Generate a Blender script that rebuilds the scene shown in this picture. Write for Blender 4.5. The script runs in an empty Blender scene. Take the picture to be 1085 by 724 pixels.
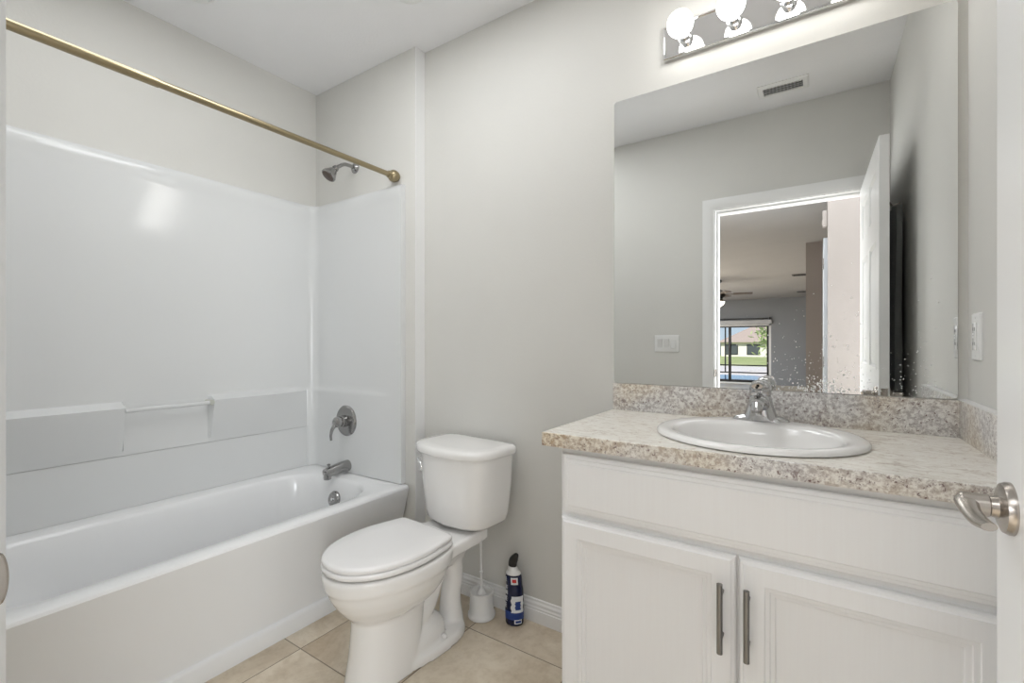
import bpy, bmesh, math, random
from mathutils import Vector, Matrix
PI = math.pi
R = math.radians
random.seed(7)
C = bpy.context.scene.collection
sc = bpy.context.scene

# ------------------------------------------------------------------ camera
cam_d = bpy.data.cameras.new('camera')
cam = bpy.data.objects.new('camera', cam_d); C.objects.link(cam)
cam_d.sensor_width = 36.0
cam_d.lens = 488.5 / 1085 * 36.0
cam_d.shift_y = 2.0 / 1085
cam_d.clip_start = 0.02; cam_d.clip_end = 500
cam.location = (0, 0, 1.17)
cam.rotation_euler = (R(90), 0, math.atan(324.5 / 488.5))
sc.camera = cam

# ------------------------------------------------------------------ view
sc.view_settings.view_transform = 'Standard'
sc.view_settings.look = 'None'
sc.view_settings.gamma = 1.0
sc.view_settings.use_curve_mapping = False
sc.view_settings.exposure = -0.42

# ------------------------------------------------------------------ world + sun
SKY = 1.3
BULB = 12.0
w = bpy.data.worlds.new('world'); sc.world = w; w.use_nodes = True
nt = w.node_tree; nt.nodes.clear()
o_ = nt.nodes.new('ShaderNodeOutputWorld'); b_ = nt.nodes.new('ShaderNodeBackground')
tc_ = nt.nodes.new('ShaderNodeTexCoord'); sx_ = nt.nodes.new('ShaderNodeSeparateXYZ'); rp_ = nt.nodes.new('ShaderNodeValToRGB')
nt.links.new(tc_.outputs['Generated'], sx_.inputs[0]); nt.links.new(sx_.outputs[2], rp_.inputs[0])
e_ = rp_.color_ramp.elements; e_[0].position = 0.0; e_[0].color = (.66, .80, .92, 1); e_[1].position = .6; e_[1].color = (.17, .36, .72, 1)
nt.links.new(rp_.outputs[0], b_.inputs[0]); nt.links.new(b_.outputs[0], o_.inputs[0])
b_.inputs[1].default_value = SKY
sun_d = bpy.data.lights.new('sun', 'SUN'); sun_d.energy = 8.0; sun_d.angle = R(0.6); sun_d.color = (1, .95, .88)
sun = bpy.data.objects.new('sun', sun_d); C.objects.link(sun)
sun.rotation_euler = (R(-42), R(-22), R(0)); sun.location = (0, -20, 12)

def area(name, loc, sx, sy, watts, rot=(0, 0, 0), col=(.97, .985, 1)):
    d = bpy.data.lights.new(name, 'AREA'); d.shape = 'RECTANGLE'; d.size = sx; d.size_y = sy; d.energy = watts; d.color = col
    o = bpy.data.objects.new(name, d); C.objects.link(o); o.location = loc; o.rotation_euler = rot; return o
area('bathroom_ceiling_fill', (-1.10, .98, 2.612), .8, .5, 11)  # unseen area light added to fill the bathroom from above
area('tub_ceiling_fill', (-1.68, .48, 2.612), .6, .6, 6)  # second overhead fill, added near the tub and kept out of view
area('hall_fill_right', (1.0, -.52, 1.15), .8, 1.7, 74, (R(112), 0, R(62)), (.95, .98, 1))  # added upright fill, no window here; brightens tub apron and toilet
area('hall_fill_left', (-1.5, -.55, 1.15), .8, 1.7, 62, (R(112), 0, R(-60)), (.95, .98, 1))  # added upright fill, no window here; brightens the right side and vanity
area('hall_ceiling_fill', (-.3, -.65, 2.43), 1.6, .9, 22)  # unseen fill added to shine in through the doorway
area('living_room_fill', (-3.9, -6.0, 2.43), 1.8, 4.5, 640)  # added fill for the living room, placed outside the mirror's view

# ------------------------------------------------------------------ materials
def mat(name, col, rough=.5, metal=0.0, spec=.5, **k):
    m = bpy.data.materials.new(name); m.use_nodes = True
    p = m.node_tree.nodes['Principled BSDF']
    p.inputs['Base Color'].default_value = (*col, 1)
    p.inputs['Roughness'].default_value = rough
    p.inputs['Metallic'].default_value = metal
    p.inputs['Specular IOR Level'].default_value = spec
    if 'emit' in k:
        p.inputs['Emission Color'].default_value = (*k.get('ecol', (1, 1, 1)), 1)
        p.inputs['Emission Strength'].default_value = k['emit']
    if 'trans' in k: p.inputs['Transmission Weight'].default_value = k['trans']
    if 'coat' in k: p.inputs['Coat Weight'].default_value = k['coat']; p.inputs['Coat Roughness'].default_value = .08
    return m
def N(m, t, **k):
    n = m.node_tree.nodes.new(t)
    for a, b in k.items(): setattr(n, a, b)
    return n
def L(m, a, b): m.node_tree.links.new(a, b)
def P(m): return m.node_tree.nodes['Principled BSDF']
def ramp(m, fac, stops):
    r = N(m, 'ShaderNodeValToRGB'); L(m, fac, r.inputs[0])
    e = r.color_ramp.elements
    while len(e) < len(stops): e.new(.5)
    for q, (pos, c) in zip(e, stops):
        q.position = pos; q.color = (*c, 1)
    return r.outputs[0]
def noise(m, scale, detail=4, rough=.5, vec=None, dist=0):
    n = N(m, 'ShaderNodeTexNoise'); n.inputs['Scale'].default_value = scale
    n.inputs['Detail'].default_value = detail; n.inputs['Roughness'].default_value = rough
    n.inputs['Distortion'].default_value = dist
    if vec is None:
        t = N(m, 'ShaderNodeTexCoord'); vec = t.outputs['Object']
    L(m, vec, n.inputs['Vector']); return n.outputs['Fac']
def mixc(m, fac, a, b, mode='MIX'):
    x = N(m, 'ShaderNodeMix', data_type='RGBA', blend_type=mode)
    for v, s in ((fac, x.inputs[0]), (a, x.inputs[6]), (b, x.inputs[7])):
        if hasattr(v, 'links'): L(m, v, s)
        elif isinstance(v, (int, float)): s.default_value = v
        else: s.default_value = (*v, 1)
    return x.outputs[2]
def bump(m, h, strength, dist=.002):
    b = N(m, 'ShaderNodeBump'); b.inputs['Strength'].default_value = strength; b.inputs['Distance'].default_value = dist
    L(m, h, b.inputs['Height']); L(m, b.outputs[0], P(m).inputs['Normal'])

def paint(name, col, rough=.55, bs=.12):
    m = mat(name, col, rough, spec=.3)
    c = ramp(m, noise(m, 2.2, 4), [(.3, tuple(x * .975 for x in col)), (.7, tuple(min(1, x * 1.02) for x in col))])
    L(m, c, P(m).inputs['Base Color'])
    bump(m, noise(m, 90, 3), bs, .003)
    return m
M_wall = paint('wall_paint_warm_white', (.69, .682, .65))
M_ceil = paint('ceiling_paint', (.88, .88, .89), .8, .3)
M_trim = mat('trim_white', (.84, .84, .835), .3)
M_surr = mat('fiberglass_white', (.74, .75, .75), .11, spec=.5)
bump(M_surr, noise(M_surr, 9, 2), .05, .01)
M_tub = mat('tub_enamel', (.87, .875, .88), .13, spec=.5)
M_china = mat('vitreous_china', (.88, .87, .855), .07, spec=.55, coat=.3)
M_seat = mat('seat_plastic', (.86, .85, .845), .22)
M_cab = mat('cabinet_thermofoil', (.80, .80, .805), .32)
_c = N(M_cab, 'ShaderNodeTexCoord'); _m = N(M_cab, 'ShaderNodeMapping'); _m.inputs['Scale'].default_value = (60, 60, 1.5)
L(M_cab, _c.outputs['Object'], _m.inputs['Vector'])
L(M_cab, ramp(M_cab, noise(M_cab, 3, 5, .6, _m.outputs[0]), [(.35, (.865, .86, .86)), (.65, (.875, .875, .875))]), P(M_cab).inputs['Base Color'])
M_chrome = mat('chrome', (.82, .82, .83), .08, 1)
M_dullchrome = mat('worn_chrome', (.36, .355, .35), .2, 1)
M_nickel = mat('brushed_nickel', (.46, .425, .39), .26, 1)
M_brass = mat('antique_brass_tube', (.36, .30, .19), .28, 1)
M_handle = mat('dark_brushed_steel', (.25, .24, .23), .35, 1)
M_faucet = mat('faucet_chrome', (.56, .56, .565), .10, 1)
M_mirror = mat('mirror_silver', (.86, .87, .865), .0, 1)
M_dark = mat('dark_gap', (.03, .03, .03), .6)
M_black = mat('black_metal', (.015, .014, .013), .4)
M_bulb = mat('lit_bulb_glass', (1, 1, 1), .4, emit=BULB, ecol=(1, .98, .95))
M_plate = mat('polished_plate', (.84, .84, .85), .05, 1)
M_plastic = mat('white_plastic', (.80, .80, .79), .3)
M_caulk = mat('caulk', (.72, .68, .60), .6)
M_glass = mat('clear_glass', (1, 1, 1), .0, trans=1.0)
P(M_glass).inputs['IOR'].default_value = 1.02

# floor: 18 inch beige travertine-look tile
M_floor = mat('beige_tile', (.6, .5, .4), .32)
def build_floor_mat(m, x0, y0, t):
    tc = N(m, 'ShaderNodeTexCoord'); sp = N(m, 'ShaderNodeSeparateXYZ'); L(m, tc.outputs['Object'], sp.inputs[0])
    masks = []
    ids = []
    for ax, o in (('X', x0), ('Y', y0)):
        a = N(m, 'ShaderNodeMath', operation='SUBTRACT'); L(m, sp.outputs[ax], a.inputs[0]); a.inputs[1].default_value = o - 20 * t
        d = N(m, 'ShaderNodeMath', operation='DIVIDE'); L(m, a.outputs[0], d.inputs[0]); d.inputs[1].default_value = t
        f = N(m, 'ShaderNodeMath', operation='FRACT'); L(m, d.outputs[0], f.inputs[0])
        fl = N(m, 'ShaderNodeMath', operation='FLOOR'); L(m, d.outputs[0], fl.inputs[0]); ids.append(fl.outputs[0])
        pp = N(m, 'ShaderNodeMath', operation='PINGPONG'); L(m, f.outputs[0], pp.inputs[0]); pp.inputs[1].default_value = .5
        lt = N(m, 'ShaderNodeMath', operation='LESS_THAN'); L(m, pp.outputs[0], lt.inputs[0]); lt.inputs[1].default_value = .0045
        masks.append(lt.outputs[0])
    mx = N(m, 'ShaderNodeMath', operation='MAXIMUM'); L(m, masks[0], mx.inputs[0]); L(m, masks[1], mx.inputs[1])
    cb = N(m, 'ShaderNodeCombineXYZ'); L(m, ids[0], cb.inputs[0]); L(m, ids[1], cb.inputs[1])
    wn = N(m, 'ShaderNodeTexWhiteNoise'); L(m, cb.outputs[0], wn.inputs[0])
    ad = N(m, 'ShaderNodeVectorMath', operation='MULTIPLY_ADD'); L(m, wn.outputs['Color'], ad.inputs[0]); ad.inputs[1].default_value = (9, 9, 9)
    L(m, tc.outputs['Object'], ad.inputs[2])
    n1 = noise(m, 3.2, 7, .62, ad.outputs[0], 1.4)
    c = ramp(m, n1, [(.28, (.53, .43, .31)), (.46, (.65, .56, .435)), (.60, (.73, .645, .52)), (.8, (.79, .72, .60))])
    n2 = noise(m, 30, 6, .7, ad.outputs[0])
    c2 = ramp(m, n2, [(.35, (.80, .76, .70)), (.55, (1, 1, 1))])
    c = mixc(m, .5, c, c2, 'MULTIPLY')
    c = mixc(m, mx.outputs[0], c, (.24, .19, .14))
    L(m, c, P(m).inputs['Base Color'])
    iv = N(m, 'ShaderNodeMath', operation='SUBTRACT'); iv.inputs[0].default_value = 1; L(m, mx.outputs[0], iv.inputs[1])
    bump(m, iv.outputs[0], .5, .002)
build_floor_mat(M_floor, -1.652, 1.023, .457)

def granite(name, sc_=1.0, light=0.0):
    m = mat(name, (.6, .5, .4), .28)
    tc = N(m, 'ShaderNodeTexCoord'); v = tc.outputs['Object']
    big = noise(m, 2.6, 2, .5, v)
    base = ramp(m, big, [(.36, (.43, .31, .19)), (.5, (.50, .42, .34)), (.60, (.46, .43, .42))])
    n2 = noise(m, 75, 7, .8, v, .25)
    cream = ramp(m, n2, [(.43, (0, 0, 0)), (.56, (1, 1, 1))])
    c = mixc(m, cream, base, ramp(m, big, [(.36, (.80, .73, .60)), (.62, (.84, .83, .81))]))
    n3 = noise(m, 120, 5, .75, v, .2)
    dk = ramp(m, n3, [(.36, (1, 1, 1)), (.42, (0, 0, 0))])
    c = mixc(m, dk, c, (.12, .055, .05))
    n4 = noise(m, 26, 5, .75, v, .3)
    gr = ramp(m, n4, [(.33, (1, 1, 1)), (.40, (0, 0, 0))])
    c = mixc(m, mixc(m, .75, (0, 0, 0), gr), c, (.20, .14, .14))
    L(m, c, P(m).inputs['Base Color'])
    return m
M_gran = granite('granite_laminate_splash')
M_gran_edge = M_gran
# worktop: same laminate, streaked, its colour lightened to stand for glancing light
M_gtop = mat('granite_laminate_lit_top', (.8, .75, .68), .24)
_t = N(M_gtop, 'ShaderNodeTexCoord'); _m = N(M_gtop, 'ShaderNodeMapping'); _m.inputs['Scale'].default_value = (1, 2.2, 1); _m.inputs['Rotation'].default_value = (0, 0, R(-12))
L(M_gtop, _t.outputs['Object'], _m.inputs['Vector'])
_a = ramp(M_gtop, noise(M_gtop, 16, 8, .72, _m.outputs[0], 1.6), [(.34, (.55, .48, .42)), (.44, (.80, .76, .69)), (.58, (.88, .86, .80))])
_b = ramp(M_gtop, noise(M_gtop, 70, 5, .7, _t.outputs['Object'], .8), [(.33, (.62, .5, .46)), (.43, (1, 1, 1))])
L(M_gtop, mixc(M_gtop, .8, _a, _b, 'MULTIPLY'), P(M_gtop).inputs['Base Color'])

# ------------------------------------------------------------------ mesh helpers
WM = {}
def finish(name, bm, m, parent=None, local=False, smooth=True, ang=32, kind=None):
    bmesh.ops.recalc_face_normals(bm, faces=bm.faces)
    if smooth:
        for f in bm.faces: f.smooth = True
        for e in bm.edges:
            if len(e.link_faces) == 2 and e.calc_face_angle(0) > R(ang): e.smooth = False
    me = bpy.data.meshes.new(name)
    if parent is not None and not local:
        bm.transform(WM[parent].inverted())
    bm.to_mesh(me); bm.free()
    me.materials.append(m)
    o = bpy.data.objects.new(name, me); C.objects.link(o)
    if parent is not None: o.parent = parent; WM[o] = WM[parent]
    else: WM[o] = Matrix.Identity(4)
    if kind: o['kind'] = kind
    return o
def struct(name, bm, m, **k): return finish(name, bm, m, kind='structure', **k)
def thing(name, label, cat, loc=(0, 0, 0), rotz=0, group=None):
    o = bpy.data.objects.new(name, None); C.objects.link(o)
    o.empty_display_size = .1
    o.location = loc; o.rotation_euler = (0, 0, rotz)
    o['label'] = label; o['category'] = cat
    if group: o['group'] = group
    WM[o] = Matrix.Translation(loc) @ Matrix.Rotation(rotz, 4, 'Z')
    return o
def tag(o, label, cat, group=None):
    o['label'] = label; o['category'] = cat
    if group: o['group'] = group
    return o
def setorigin(o, loc):
    o.data.transform(Matrix.Translation(-Vector(loc))); o.location = loc
    return o
def box(bm, x0, x1, y0, y1, z0, z1, bev=0, seg=2):
    r = bmesh.ops.create_cube(bm, size=1)
    vs = r['verts']
    for v in vs:
        v.co = Vector((x0 + (v.co.x + .5) * (x1 - x0), y0 + (v.co.y + .5) * (y1 - y0), z0 + (v.co.z + .5) * (z1 - z0)))
    if bev:
        es = list({e for v in vs for e in v.link_edges})
        bmesh.ops.bevel(bm, geom=es, offset=bev, segments=seg, affect='EDGES', profile=.6)
    return bm
def B(): return bmesh.new()
def bx(*a, **k): return box(B(), *a, **k)
def rings(bm, rs, cap0=True, cap1=True, closed=True):
    vv = [[bm.verts.new(p) for p in r] for r in rs]
    n = len(vv[0])
    for a, b in zip(vv, vv[1:]):
        for i in range(n if closed else n - 1):
            j = (i + 1) % n
            try: bm.faces.new((a[i], a[j], b[j], b[i]))
            except ValueError: pass
    if cap0 and closed: bm.faces.new(vv[0][::-1])
    if cap1 and closed: bm.faces.new(vv[-1])
    return vv
def frame(d):
    d = Vector(d).normalized()
    u = d.cross(Vector((0, 0, 1)))
    if u.length < 1e-3: u = Vector((1, 0, 0))
    u.normalize(); return u, u.cross(d).normalized()
def lathe(bm, c, d, prof, n=40, cap0=True, cap1=True):
    """prof: list of (radius, distance along d)"""
    c = Vector(c); d = Vector(d).normalized(); u, v = frame(d)
    rs = []
    for r, h in prof:
        r = max(r, 1e-5)
        rs.append([c + d * h + (u * math.cos(2 * PI * i / n) + v * math.sin(2 * PI * i / n)) * r for i in range(n)])
    rings(bm, rs, cap0, cap1); return bm
def catmull(pts, k=8):
    pts = [Vector(p) for p in pts]
    P_ = [pts[0] * 2 - pts[1]] + pts + [pts[-1] * 2 - pts[-2]]
    out = []
    for i in range(1, len(P_) - 2):
        a, b, c, d = P_[i - 1:i + 3]
        for j in range(k):
            t = j / k
            out.append(.5 * ((2 * b) + (c - a) * t + (2 * a - 5 * b + 4 * c - d) * t * t + (3 * b - a - 3 * c + d) * t ** 3))
    out.append(pts[-1]); return out
def tube(bm, pts, r, n=16, k=8, smooth=True, flat=1.0):
    """r: number or list of radii per control point; flat squashes the section's vertical axis"""
    if smooth and len(pts) > 2:
        rr = r if isinstance(r, (list, tuple)) else [r] * len(pts)
        path = catmull(pts, k); rad = [q.x for q in catmull([(x, 0, 0) for x in rr], k)]
    else:
        path = [Vector(p) for p in pts]; rad = list(r) if isinstance(r, (list, tuple)) else [r] * len(path)
    u = None; rs = []
    for i, p in enumerate(path):
        a = path[max(i - 1, 0)]; b = path[min(i + 1, len(path) - 1)]
        t = (b - a).normalized()
        if u is None: u, v = frame(t)
        else:
            u = (u - t * u.dot(t)).normalized(); v = u.cross(t).normalized()
        rs.append([p + (u * math.cos(2 * PI * q / n) + v * flat * math.sin(2 * PI * q / n)) * rad[i] for q in range(n)])
    rings(bm, rs); return bm
def extrude_prof(bm, prof, a, b, axis):
    """prof: 2-D closed polygon in the two other axes; extruded along axis from a to b"""
    def mk(p, t):
        if axis == 'X': return Vector((t, p[0], p[1]))
        if axis == 'Y': return Vector((p[0], t, p[1]))
        return Vector((p[0], p[1], t))
    rings(bm, [[mk(p, a) for p in prof], [mk(p, b) for p in prof]]); return bm
def rectprof(bm, O, U, V, Nn, wd, ht, prof, cap0=True, cap1=True, rad=0, n=5):
    """nested rectangles: prof = [(inset, height along normal)], O is the lower-left corner"""
    O, U, V, Nn = map(Vector, (O, U, V, Nn)); rs = []
    for ins, h in prof:
        w0, w1, h0, h1 = ins, wd - ins, ins, ht - ins
        rr = max(rad - ins, 0)
        pts = []
        if rad:
            for cx_, cy_, a0 in ((w1 - rr, h1 - rr, 0), (w0 + rr, h1 - rr, 90), (w0 + rr, h0 + rr, 180), (w1 - rr, h0 + rr, 270)):
                for k in range(n):
                    a = R(a0 + 90 * k / (n - 1)); pts.append((cx_ + rr * math.cos(a), cy_ + rr * math.sin(a)))
        else: pts = [(w0, h0), (w1, h0), (w1, h1), (w0, h1)]
        rs.append([O + U * p[0] + V * p[1] + Nn * h for p in pts])
    rings(bm, rs, cap0, cap1); return bm
def modify(o, *mods):
    for t, kw in mods:
        m = o.modifiers.new(t.lower(), t)
        for a, b in kw.items(): setattr(m, a, b)
    return o

# ------------------------------------------------------------------ measurements
XL, XR = -2.447, .329          # side walls
YB, YF = 1.676, .074           # back wall, door wall
ZC = 2.62
XA, YA = -1.6375, 1.612        # tub alcove: outer corner, plumbing wall
OX0, OX1, OZ = -.565, .234, 2.04   # door opening
YO = -.055                     # hall side of door wall

# ------------------------------------------------------------------ room shell
struct('floor', bx(-5.2, 2.2, -11.6, 1.8, -.08, 0), M_floor)
struct('ceiling', bx(XL - .1, XR + .1, YO, YB + .1, ZC, ZC + .1), M_ceil)
struct('wall_back', bx(XL - .1, XR + .1, YB, YB + .1, 0, ZC), M_wall)
struct('wall_right', bx(XR, XR + .1, YO, YB, 0, ZC), M_wall)
struct('wall_left', bx(XL - .1, XL, YO, YB, 0, ZC), M_wall)
struct('wall_alcove', bx(XL, XA, YA, YB, 0, ZC, bev=.003), M_wall)
bm = B()
box(bm, XL, OX0 - .02, YO, YF, 0, ZC); box(bm, OX1 + .02, XR, YO, YF, 0, ZC); box(bm, OX0 - .02, OX1 + .02, YO, YF, OZ + .02, ZC)
struct('wall_front', bm, M_wall, smooth=False)
# jamb lining with stop
bm = B()
box(bm, OX0 - .019, OX0, YO - .004, YF + .001, 0, OZ + .019); box(bm, OX1, OX1 + .019, YO - .004, YF + .001, 0, OZ + .019)
box(bm, OX0, OX1, YO - .004, YF + .001, OZ, OZ + .019)
box(bm, OX0, OX0 + .011, YO + .02, YF - .04, 0, OZ); box(bm, OX0 + .011, OX1, YO + .02, YF - .04, OZ - .011, OZ)
struct('trim_1', bm, M_trim)
# casings around the opening, room side
def casing(y, sgn):
    bm = B()
    W = .07
    pr = [(0, 0), (0, .009), (.005, .012), (.014, .013), (.022, .017), (.06, .019), (W, .018), (W, 0)]
    def ring(path_fn): return [path_fn(a, b) for a, b in pr]
    e = .005
    x0, x1, zt = OX0 - e, OX1 + e, OZ + e
    x1m = min(x1 + W, XR - .001)
    rs = [ring(lambda a, b: Vector((x0 - a, y + sgn * b, 0))),
          ring(lambda a, b: Vector((x0 - a, y + sgn * b, zt + a))),
          ring(lambda a, b: Vector((x1 + a, y + sgn * b, zt + a))),
          ring(lambda a, b: Vector((x1 + a, y + sgn * b, 0)))]
    rings(bm, rs); return bm
struct('trim_2', casing(YF, 1), M_trim)
struct('trim_3', casing(YO, -1), M_trim)
struct('return_lit_board', bx(XA - .0005, XA + .002, YA + .001, YB - .0005, .0, ZC - .0005), M_trim, smooth=False)  # white board added to paint the return face as bright as bulb light
# base boards
def base_prof(h=.095):
    return [(0, 0), (.014, 0), (.014, .05), (.011, .053), (.012, .060), (.009, .066), (.009, .076), (.005, .084), (.005, .092), (.001, h), (0, h)]
def baseboard(name, p0, p1, nrm):
    p0, p1, nrm = Vector(p0), Vector(p1), Vector(nrm)
    rs = [[p + nrm * a + Vector((0, 0, b)) for a, b in base_prof()] for p in (p0, p1)]
    bm = B(); rings(bm, rs); return struct(name, bm, M_trim, ang=20)
baseboard('baseboard_back', (XA, YB, 0), (-.596, YB, 0), (0, -1, 0))
baseboard('baseboard_front', (-1.70, YF, 0), (OX0 - .076, YF, 0), (0, 1, 0))
baseboard('baseboard_right', (XR, .14, 0), (XR, 1.13, 0), (-1, 0, 0))
baseboard('baseboard_alcove', (XA, YA + .0, 0), (XA, YB - .014, 0), (1, 0, 0))

# ------------------------------------------------------------------ hall and living room seen through the mirror
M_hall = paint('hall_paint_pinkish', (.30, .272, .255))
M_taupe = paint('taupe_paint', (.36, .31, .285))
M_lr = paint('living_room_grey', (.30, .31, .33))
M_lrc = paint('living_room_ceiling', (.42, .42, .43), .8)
ZH = 2.44
struct('wall_hall', bx(.061, 2.1, -1.08, -.96, 0, ZH), M_hall)
struct('wall_passage', bx(-.13, 2.1, -3.70, -3.56, 0, ZH), M_taupe)
struct('wall_hall_right', bx(2.1, 2.2, -11.5, YO, 0, ZH), M_hall)
struct('wall_living_left', bx(-5.2, -5.1, -11.5, YO, 0, ZH), M_lr)
bm = B(); box(bm, -5.1, XL - .1, YO, YO + .1, 0, ZH); box(bm, XR + .1, 2.1, YO, YO + .1, 0, ZH)
struct('wall_hall_front', bm, M_hall)
struct('ceiling_hall', bx(-5.2, 2.2, -11.5, YO - .006, ZH, ZH + .1), M_lrc)
YW = -11.46
SX0, SX1, SZ = -4.3, -1.10, 1.72
bm = B(); box(bm, -5.2, SX0, YW - .15, YW, 0, ZH); box(bm, SX1, 2.2, YW - .15, YW, 0, ZH); box(bm, SX0, SX1, YW - .15, YW, SZ, ZH)
struct('wall_living_far', bm, M_lr, smooth=False)

# ------------------------------------------------------------------ sliding glass door (far end of the living room)
M_frame = mat('dark_bronze_aluminium', (.02, .018, .016), .4)
sd = thing('sliding_glass_door', 'wide glass patio slider seen in the mirror, far end of the living room', 'patio door', (-2.7, YW - .07, 0))
bm = B()
for x in (SX0, SX1 - .06): box(bm, x, x + .06, YW - .12, YW - .02, 0, SZ, bev=.003)
box(bm, SX0, SX1, YW - .12, YW - .02, SZ - .05, SZ, bev=.003); box(bm, SX0, SX1, YW - .12, YW - .02, 0, .04, bev=.003)
finish('door_frame', bm, M_plastic, sd)
for x0, x1, y in ((SX0 + .06, -2.15, -.06), (-2.19, SX1 - .06, -.09)):
    bm = B()
    for x in (x0, x1 - .055): box(bm, x, x + .055, YW + y - .012, YW + y + .012, .04, SZ - .05, bev=.002)
    box(bm, x0 + .055, x1 - .055, YW + y - .012, YW + y + .012, .04, .11); box(bm, x0 + .055, x1 - .055, YW + y - .012, YW + y + .012, SZ - .085, SZ - .05)
    s = finish('sash', bm, M_frame, sd)
    finish('pane', bx(x0 + .05, x1 - .05, YW + y - .003, YW + y + .003, .1, SZ - .08), M_glass, s)
finish('blind_headrail', bx(SX0 - .05, SX1 + .02, YW + .005, YW + .09, SZ - .0, SZ + .11, bev=.006), mat('headrail_grey', (.62, .62, .63), .5), sd)
cr = thing('curtain_rod', 'thin black curtain rod above the far glass slider, seen in the mirror', 'curtain rod', (-2.7, YW + .10, 1.87))
finish('rod', tube(B(), [(-4.5, YW + .11, 1.875), (-1.16, YW + .11, 1.875)], .012, smooth=False), M_black, cr)
for x in (-4.5, -1.15): finish('finial', lathe(B(), (x, YW + .11, 1.875), (1 if x > -2 else -1, 0, 0), [(.012, 0), (.03, .01), (.034, .03), (.02, .055), (0, .06)], 16), M_black, cr)
for x in (-4.3, -2.3, -1.3): finish('bracket', tube(B(), [(x, YW + .002, 1.86), (x, YW + .09, 1.862), (x, YW + .11, 1.875)], .009, 8), M_black, cr)

# ceiling fan
fan = thing('ceiling_fan', 'dark ceiling fan with a lit white bowl lamp, reflected in the mirror', 'ceiling fan', (-1.655, -6.66, ZH))
fx, fy = -1.68, -6.66
finish('motor', lathe(B(), (fx, fy, ZH), (0, 0, -1), [(.07, 0), (.075, .04), (.035, .07), (.03, .16), (.06, .20), (.13, .23), (.14, .32), (.10, .36), (.06, .38)], 32), M_black, fan)
lk = finish('lamp_collar', lathe(B(), (fx, fy, ZH - .37), (0, 0, -1), [(.06, 0), (.10, .02), (.125, .045), (.12, .07)], 32), M_brass, fan)
finish('lamp_bowl', lathe(B(), (fx, fy, ZH - .435), (0, 0, -1), [(.125, 0), (.12, .03), (.09, .07), (.05, .095), (.0, .105)], 32), mat('lit_bowl', (1, 1, 1), .5, emit=9.0, ecol=(1, .93, .82)), fan)
for k in range(5):
    a = R(-8 + 72 * k)
    bm = B(); box(bm, .13, .36, -.025, .025, -.008, 0); box(bm, .28, .62, -.065, .065, -.004, .006, bev=.02 if False else .003)
    bm.transform(Matrix.Translation((fx, fy, ZH - .29)) @ Matrix.Rotation(a, 4, 'Z') @ Matrix.Rotation(R(9), 4, 'X'))
    finish('blade', bm, mat('fan_blade', (.10, .08, .065), .5) if k == 0 else bpy.data.materials['fan_blade'], fan)
for (x, y, lb) in ((-.27, -6.69, 'dark slotted air vent in the hall ceiling, the nearer one in the mirror'), (-.30, -10.0, 'dark slotted air vent in the living room ceiling, farther from the mirror')):
    v = thing('ceiling_vent', lb, 'vent', (x, y, ZH), group='dark vents beyond the doorway')
    finish('frame', rectprof(B(), (x - .14, y - .12, ZH), (1, 0, 0), (0, 1, 0), (0, 0, -1), .28, .24, [(0, 0), (0, .006), (.006, .012), (.02, .012), (.022, .003)]), mat('vent_grey', (.12, .12, .12), .6), v)
    bm = B()
    for k in range(5): box(bm, x - .115, x + .115, y - .09 + k * .04, y - .075 + k * .04, ZH - .014, ZH - .003)
    finish('louvre', bm, M_dark, v)
ch = thing('door_chime', 'white chime box on the corner of the pinkish hall wall, seen in mirror', 'chime', (.061, -1.0, 2.07))
finish('cover', bx(.028, .060, -1.06, -.97, 2.075, 2.20, bev=.006), M_hall, ch)
finish('grille', bx(.024, .029, -1.045, -.985, 2.09, 2.13), M_hall, ch)
# white door edge beyond the hall corner
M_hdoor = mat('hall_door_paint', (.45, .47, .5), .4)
hd = thing('hall_door', 'narrow edge of a white open door beyond the pinkish hall wall', 'door', (.05, -1.75, 0))
finish('leaf', bx(.035, .07, -1.95, -1.20, .01, 2.03, bev=.002), M_hdoor, hd)
for z in (.3, 1.02, 1.82): finish('hinge', bx(.033, .0375, -1.215, -1.198, z - .045, z + .045, bev=.001), M_nickel, hd)
# ------------------------------------------------------------------ outdoors beyond the slider
M_deck = mat('pool_deck', (.72, .65, .59), .7); M_water = mat('pool_water', (.05, .22, .42), .05)
M_grass = mat('lawn', (.22, .30, .07), .9)
L(M_grass, ramp(M_grass, noise(M_grass, .6, 6), [(.3, (.24, .30, .07)), (.7, (.50, .50, .24))]), P(M_grass).inputs['Base Color'])
struct('pool_deck', bx(-16, 8, -24, YW - .151, -.14, -.05), M_deck)
setorigin(finish('pool_water', bx(-8.5, 1, -16.0, -12.6, -.04, -.035), M_water), (-4, -14.3, -.04))
tag(bpy.data.objects['pool_water'], 'still blue pool water outside the far glass slider', 'pool')
bm = B(); rings(bm, [[Vector((-60, -24, -.07)), Vector((50, -24, -.07))], [Vector((-60, -46, -.3)), Vector((50, -46, -.3))], [Vector((-90, -80, -1.0)), Vector((70, -80, -1.0))], [Vector((-200, -230, -2)), Vector((150, -230, -2))]], False, False, False)
finish('lawn', bm, M_grass, kind='structure')
cg = thing('pool_screen_cage', 'dark bronze screen cage frame around the pool outside', 'screen enclosure', (-3, -17.6, -.05))
for x in (-12, -9.6, -7.2, -5.3, -3.25, -1.0, 1.3): finish('post', bx(x, x + .05, -17.62, -17.57, -.05, 5.6), M_frame, cg)
finish('rail', bx(-12, 1.3, -17.62, -17.57, .25, .30), M_frame, cg); finish('rail', bx(-12, 1.3, -17.62, -17.57, 5.55, 5.6), M_frame, cg)
finish('rail', bx(-12, 1.3, -17.62, -17.57, -.05, .0), M_frame, cg)
M_stucco = mat('stucco_cream', (.74, .71, .66), .8); M_roof = mat('shingle_brown', (.40, .32, .27), .9)
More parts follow.
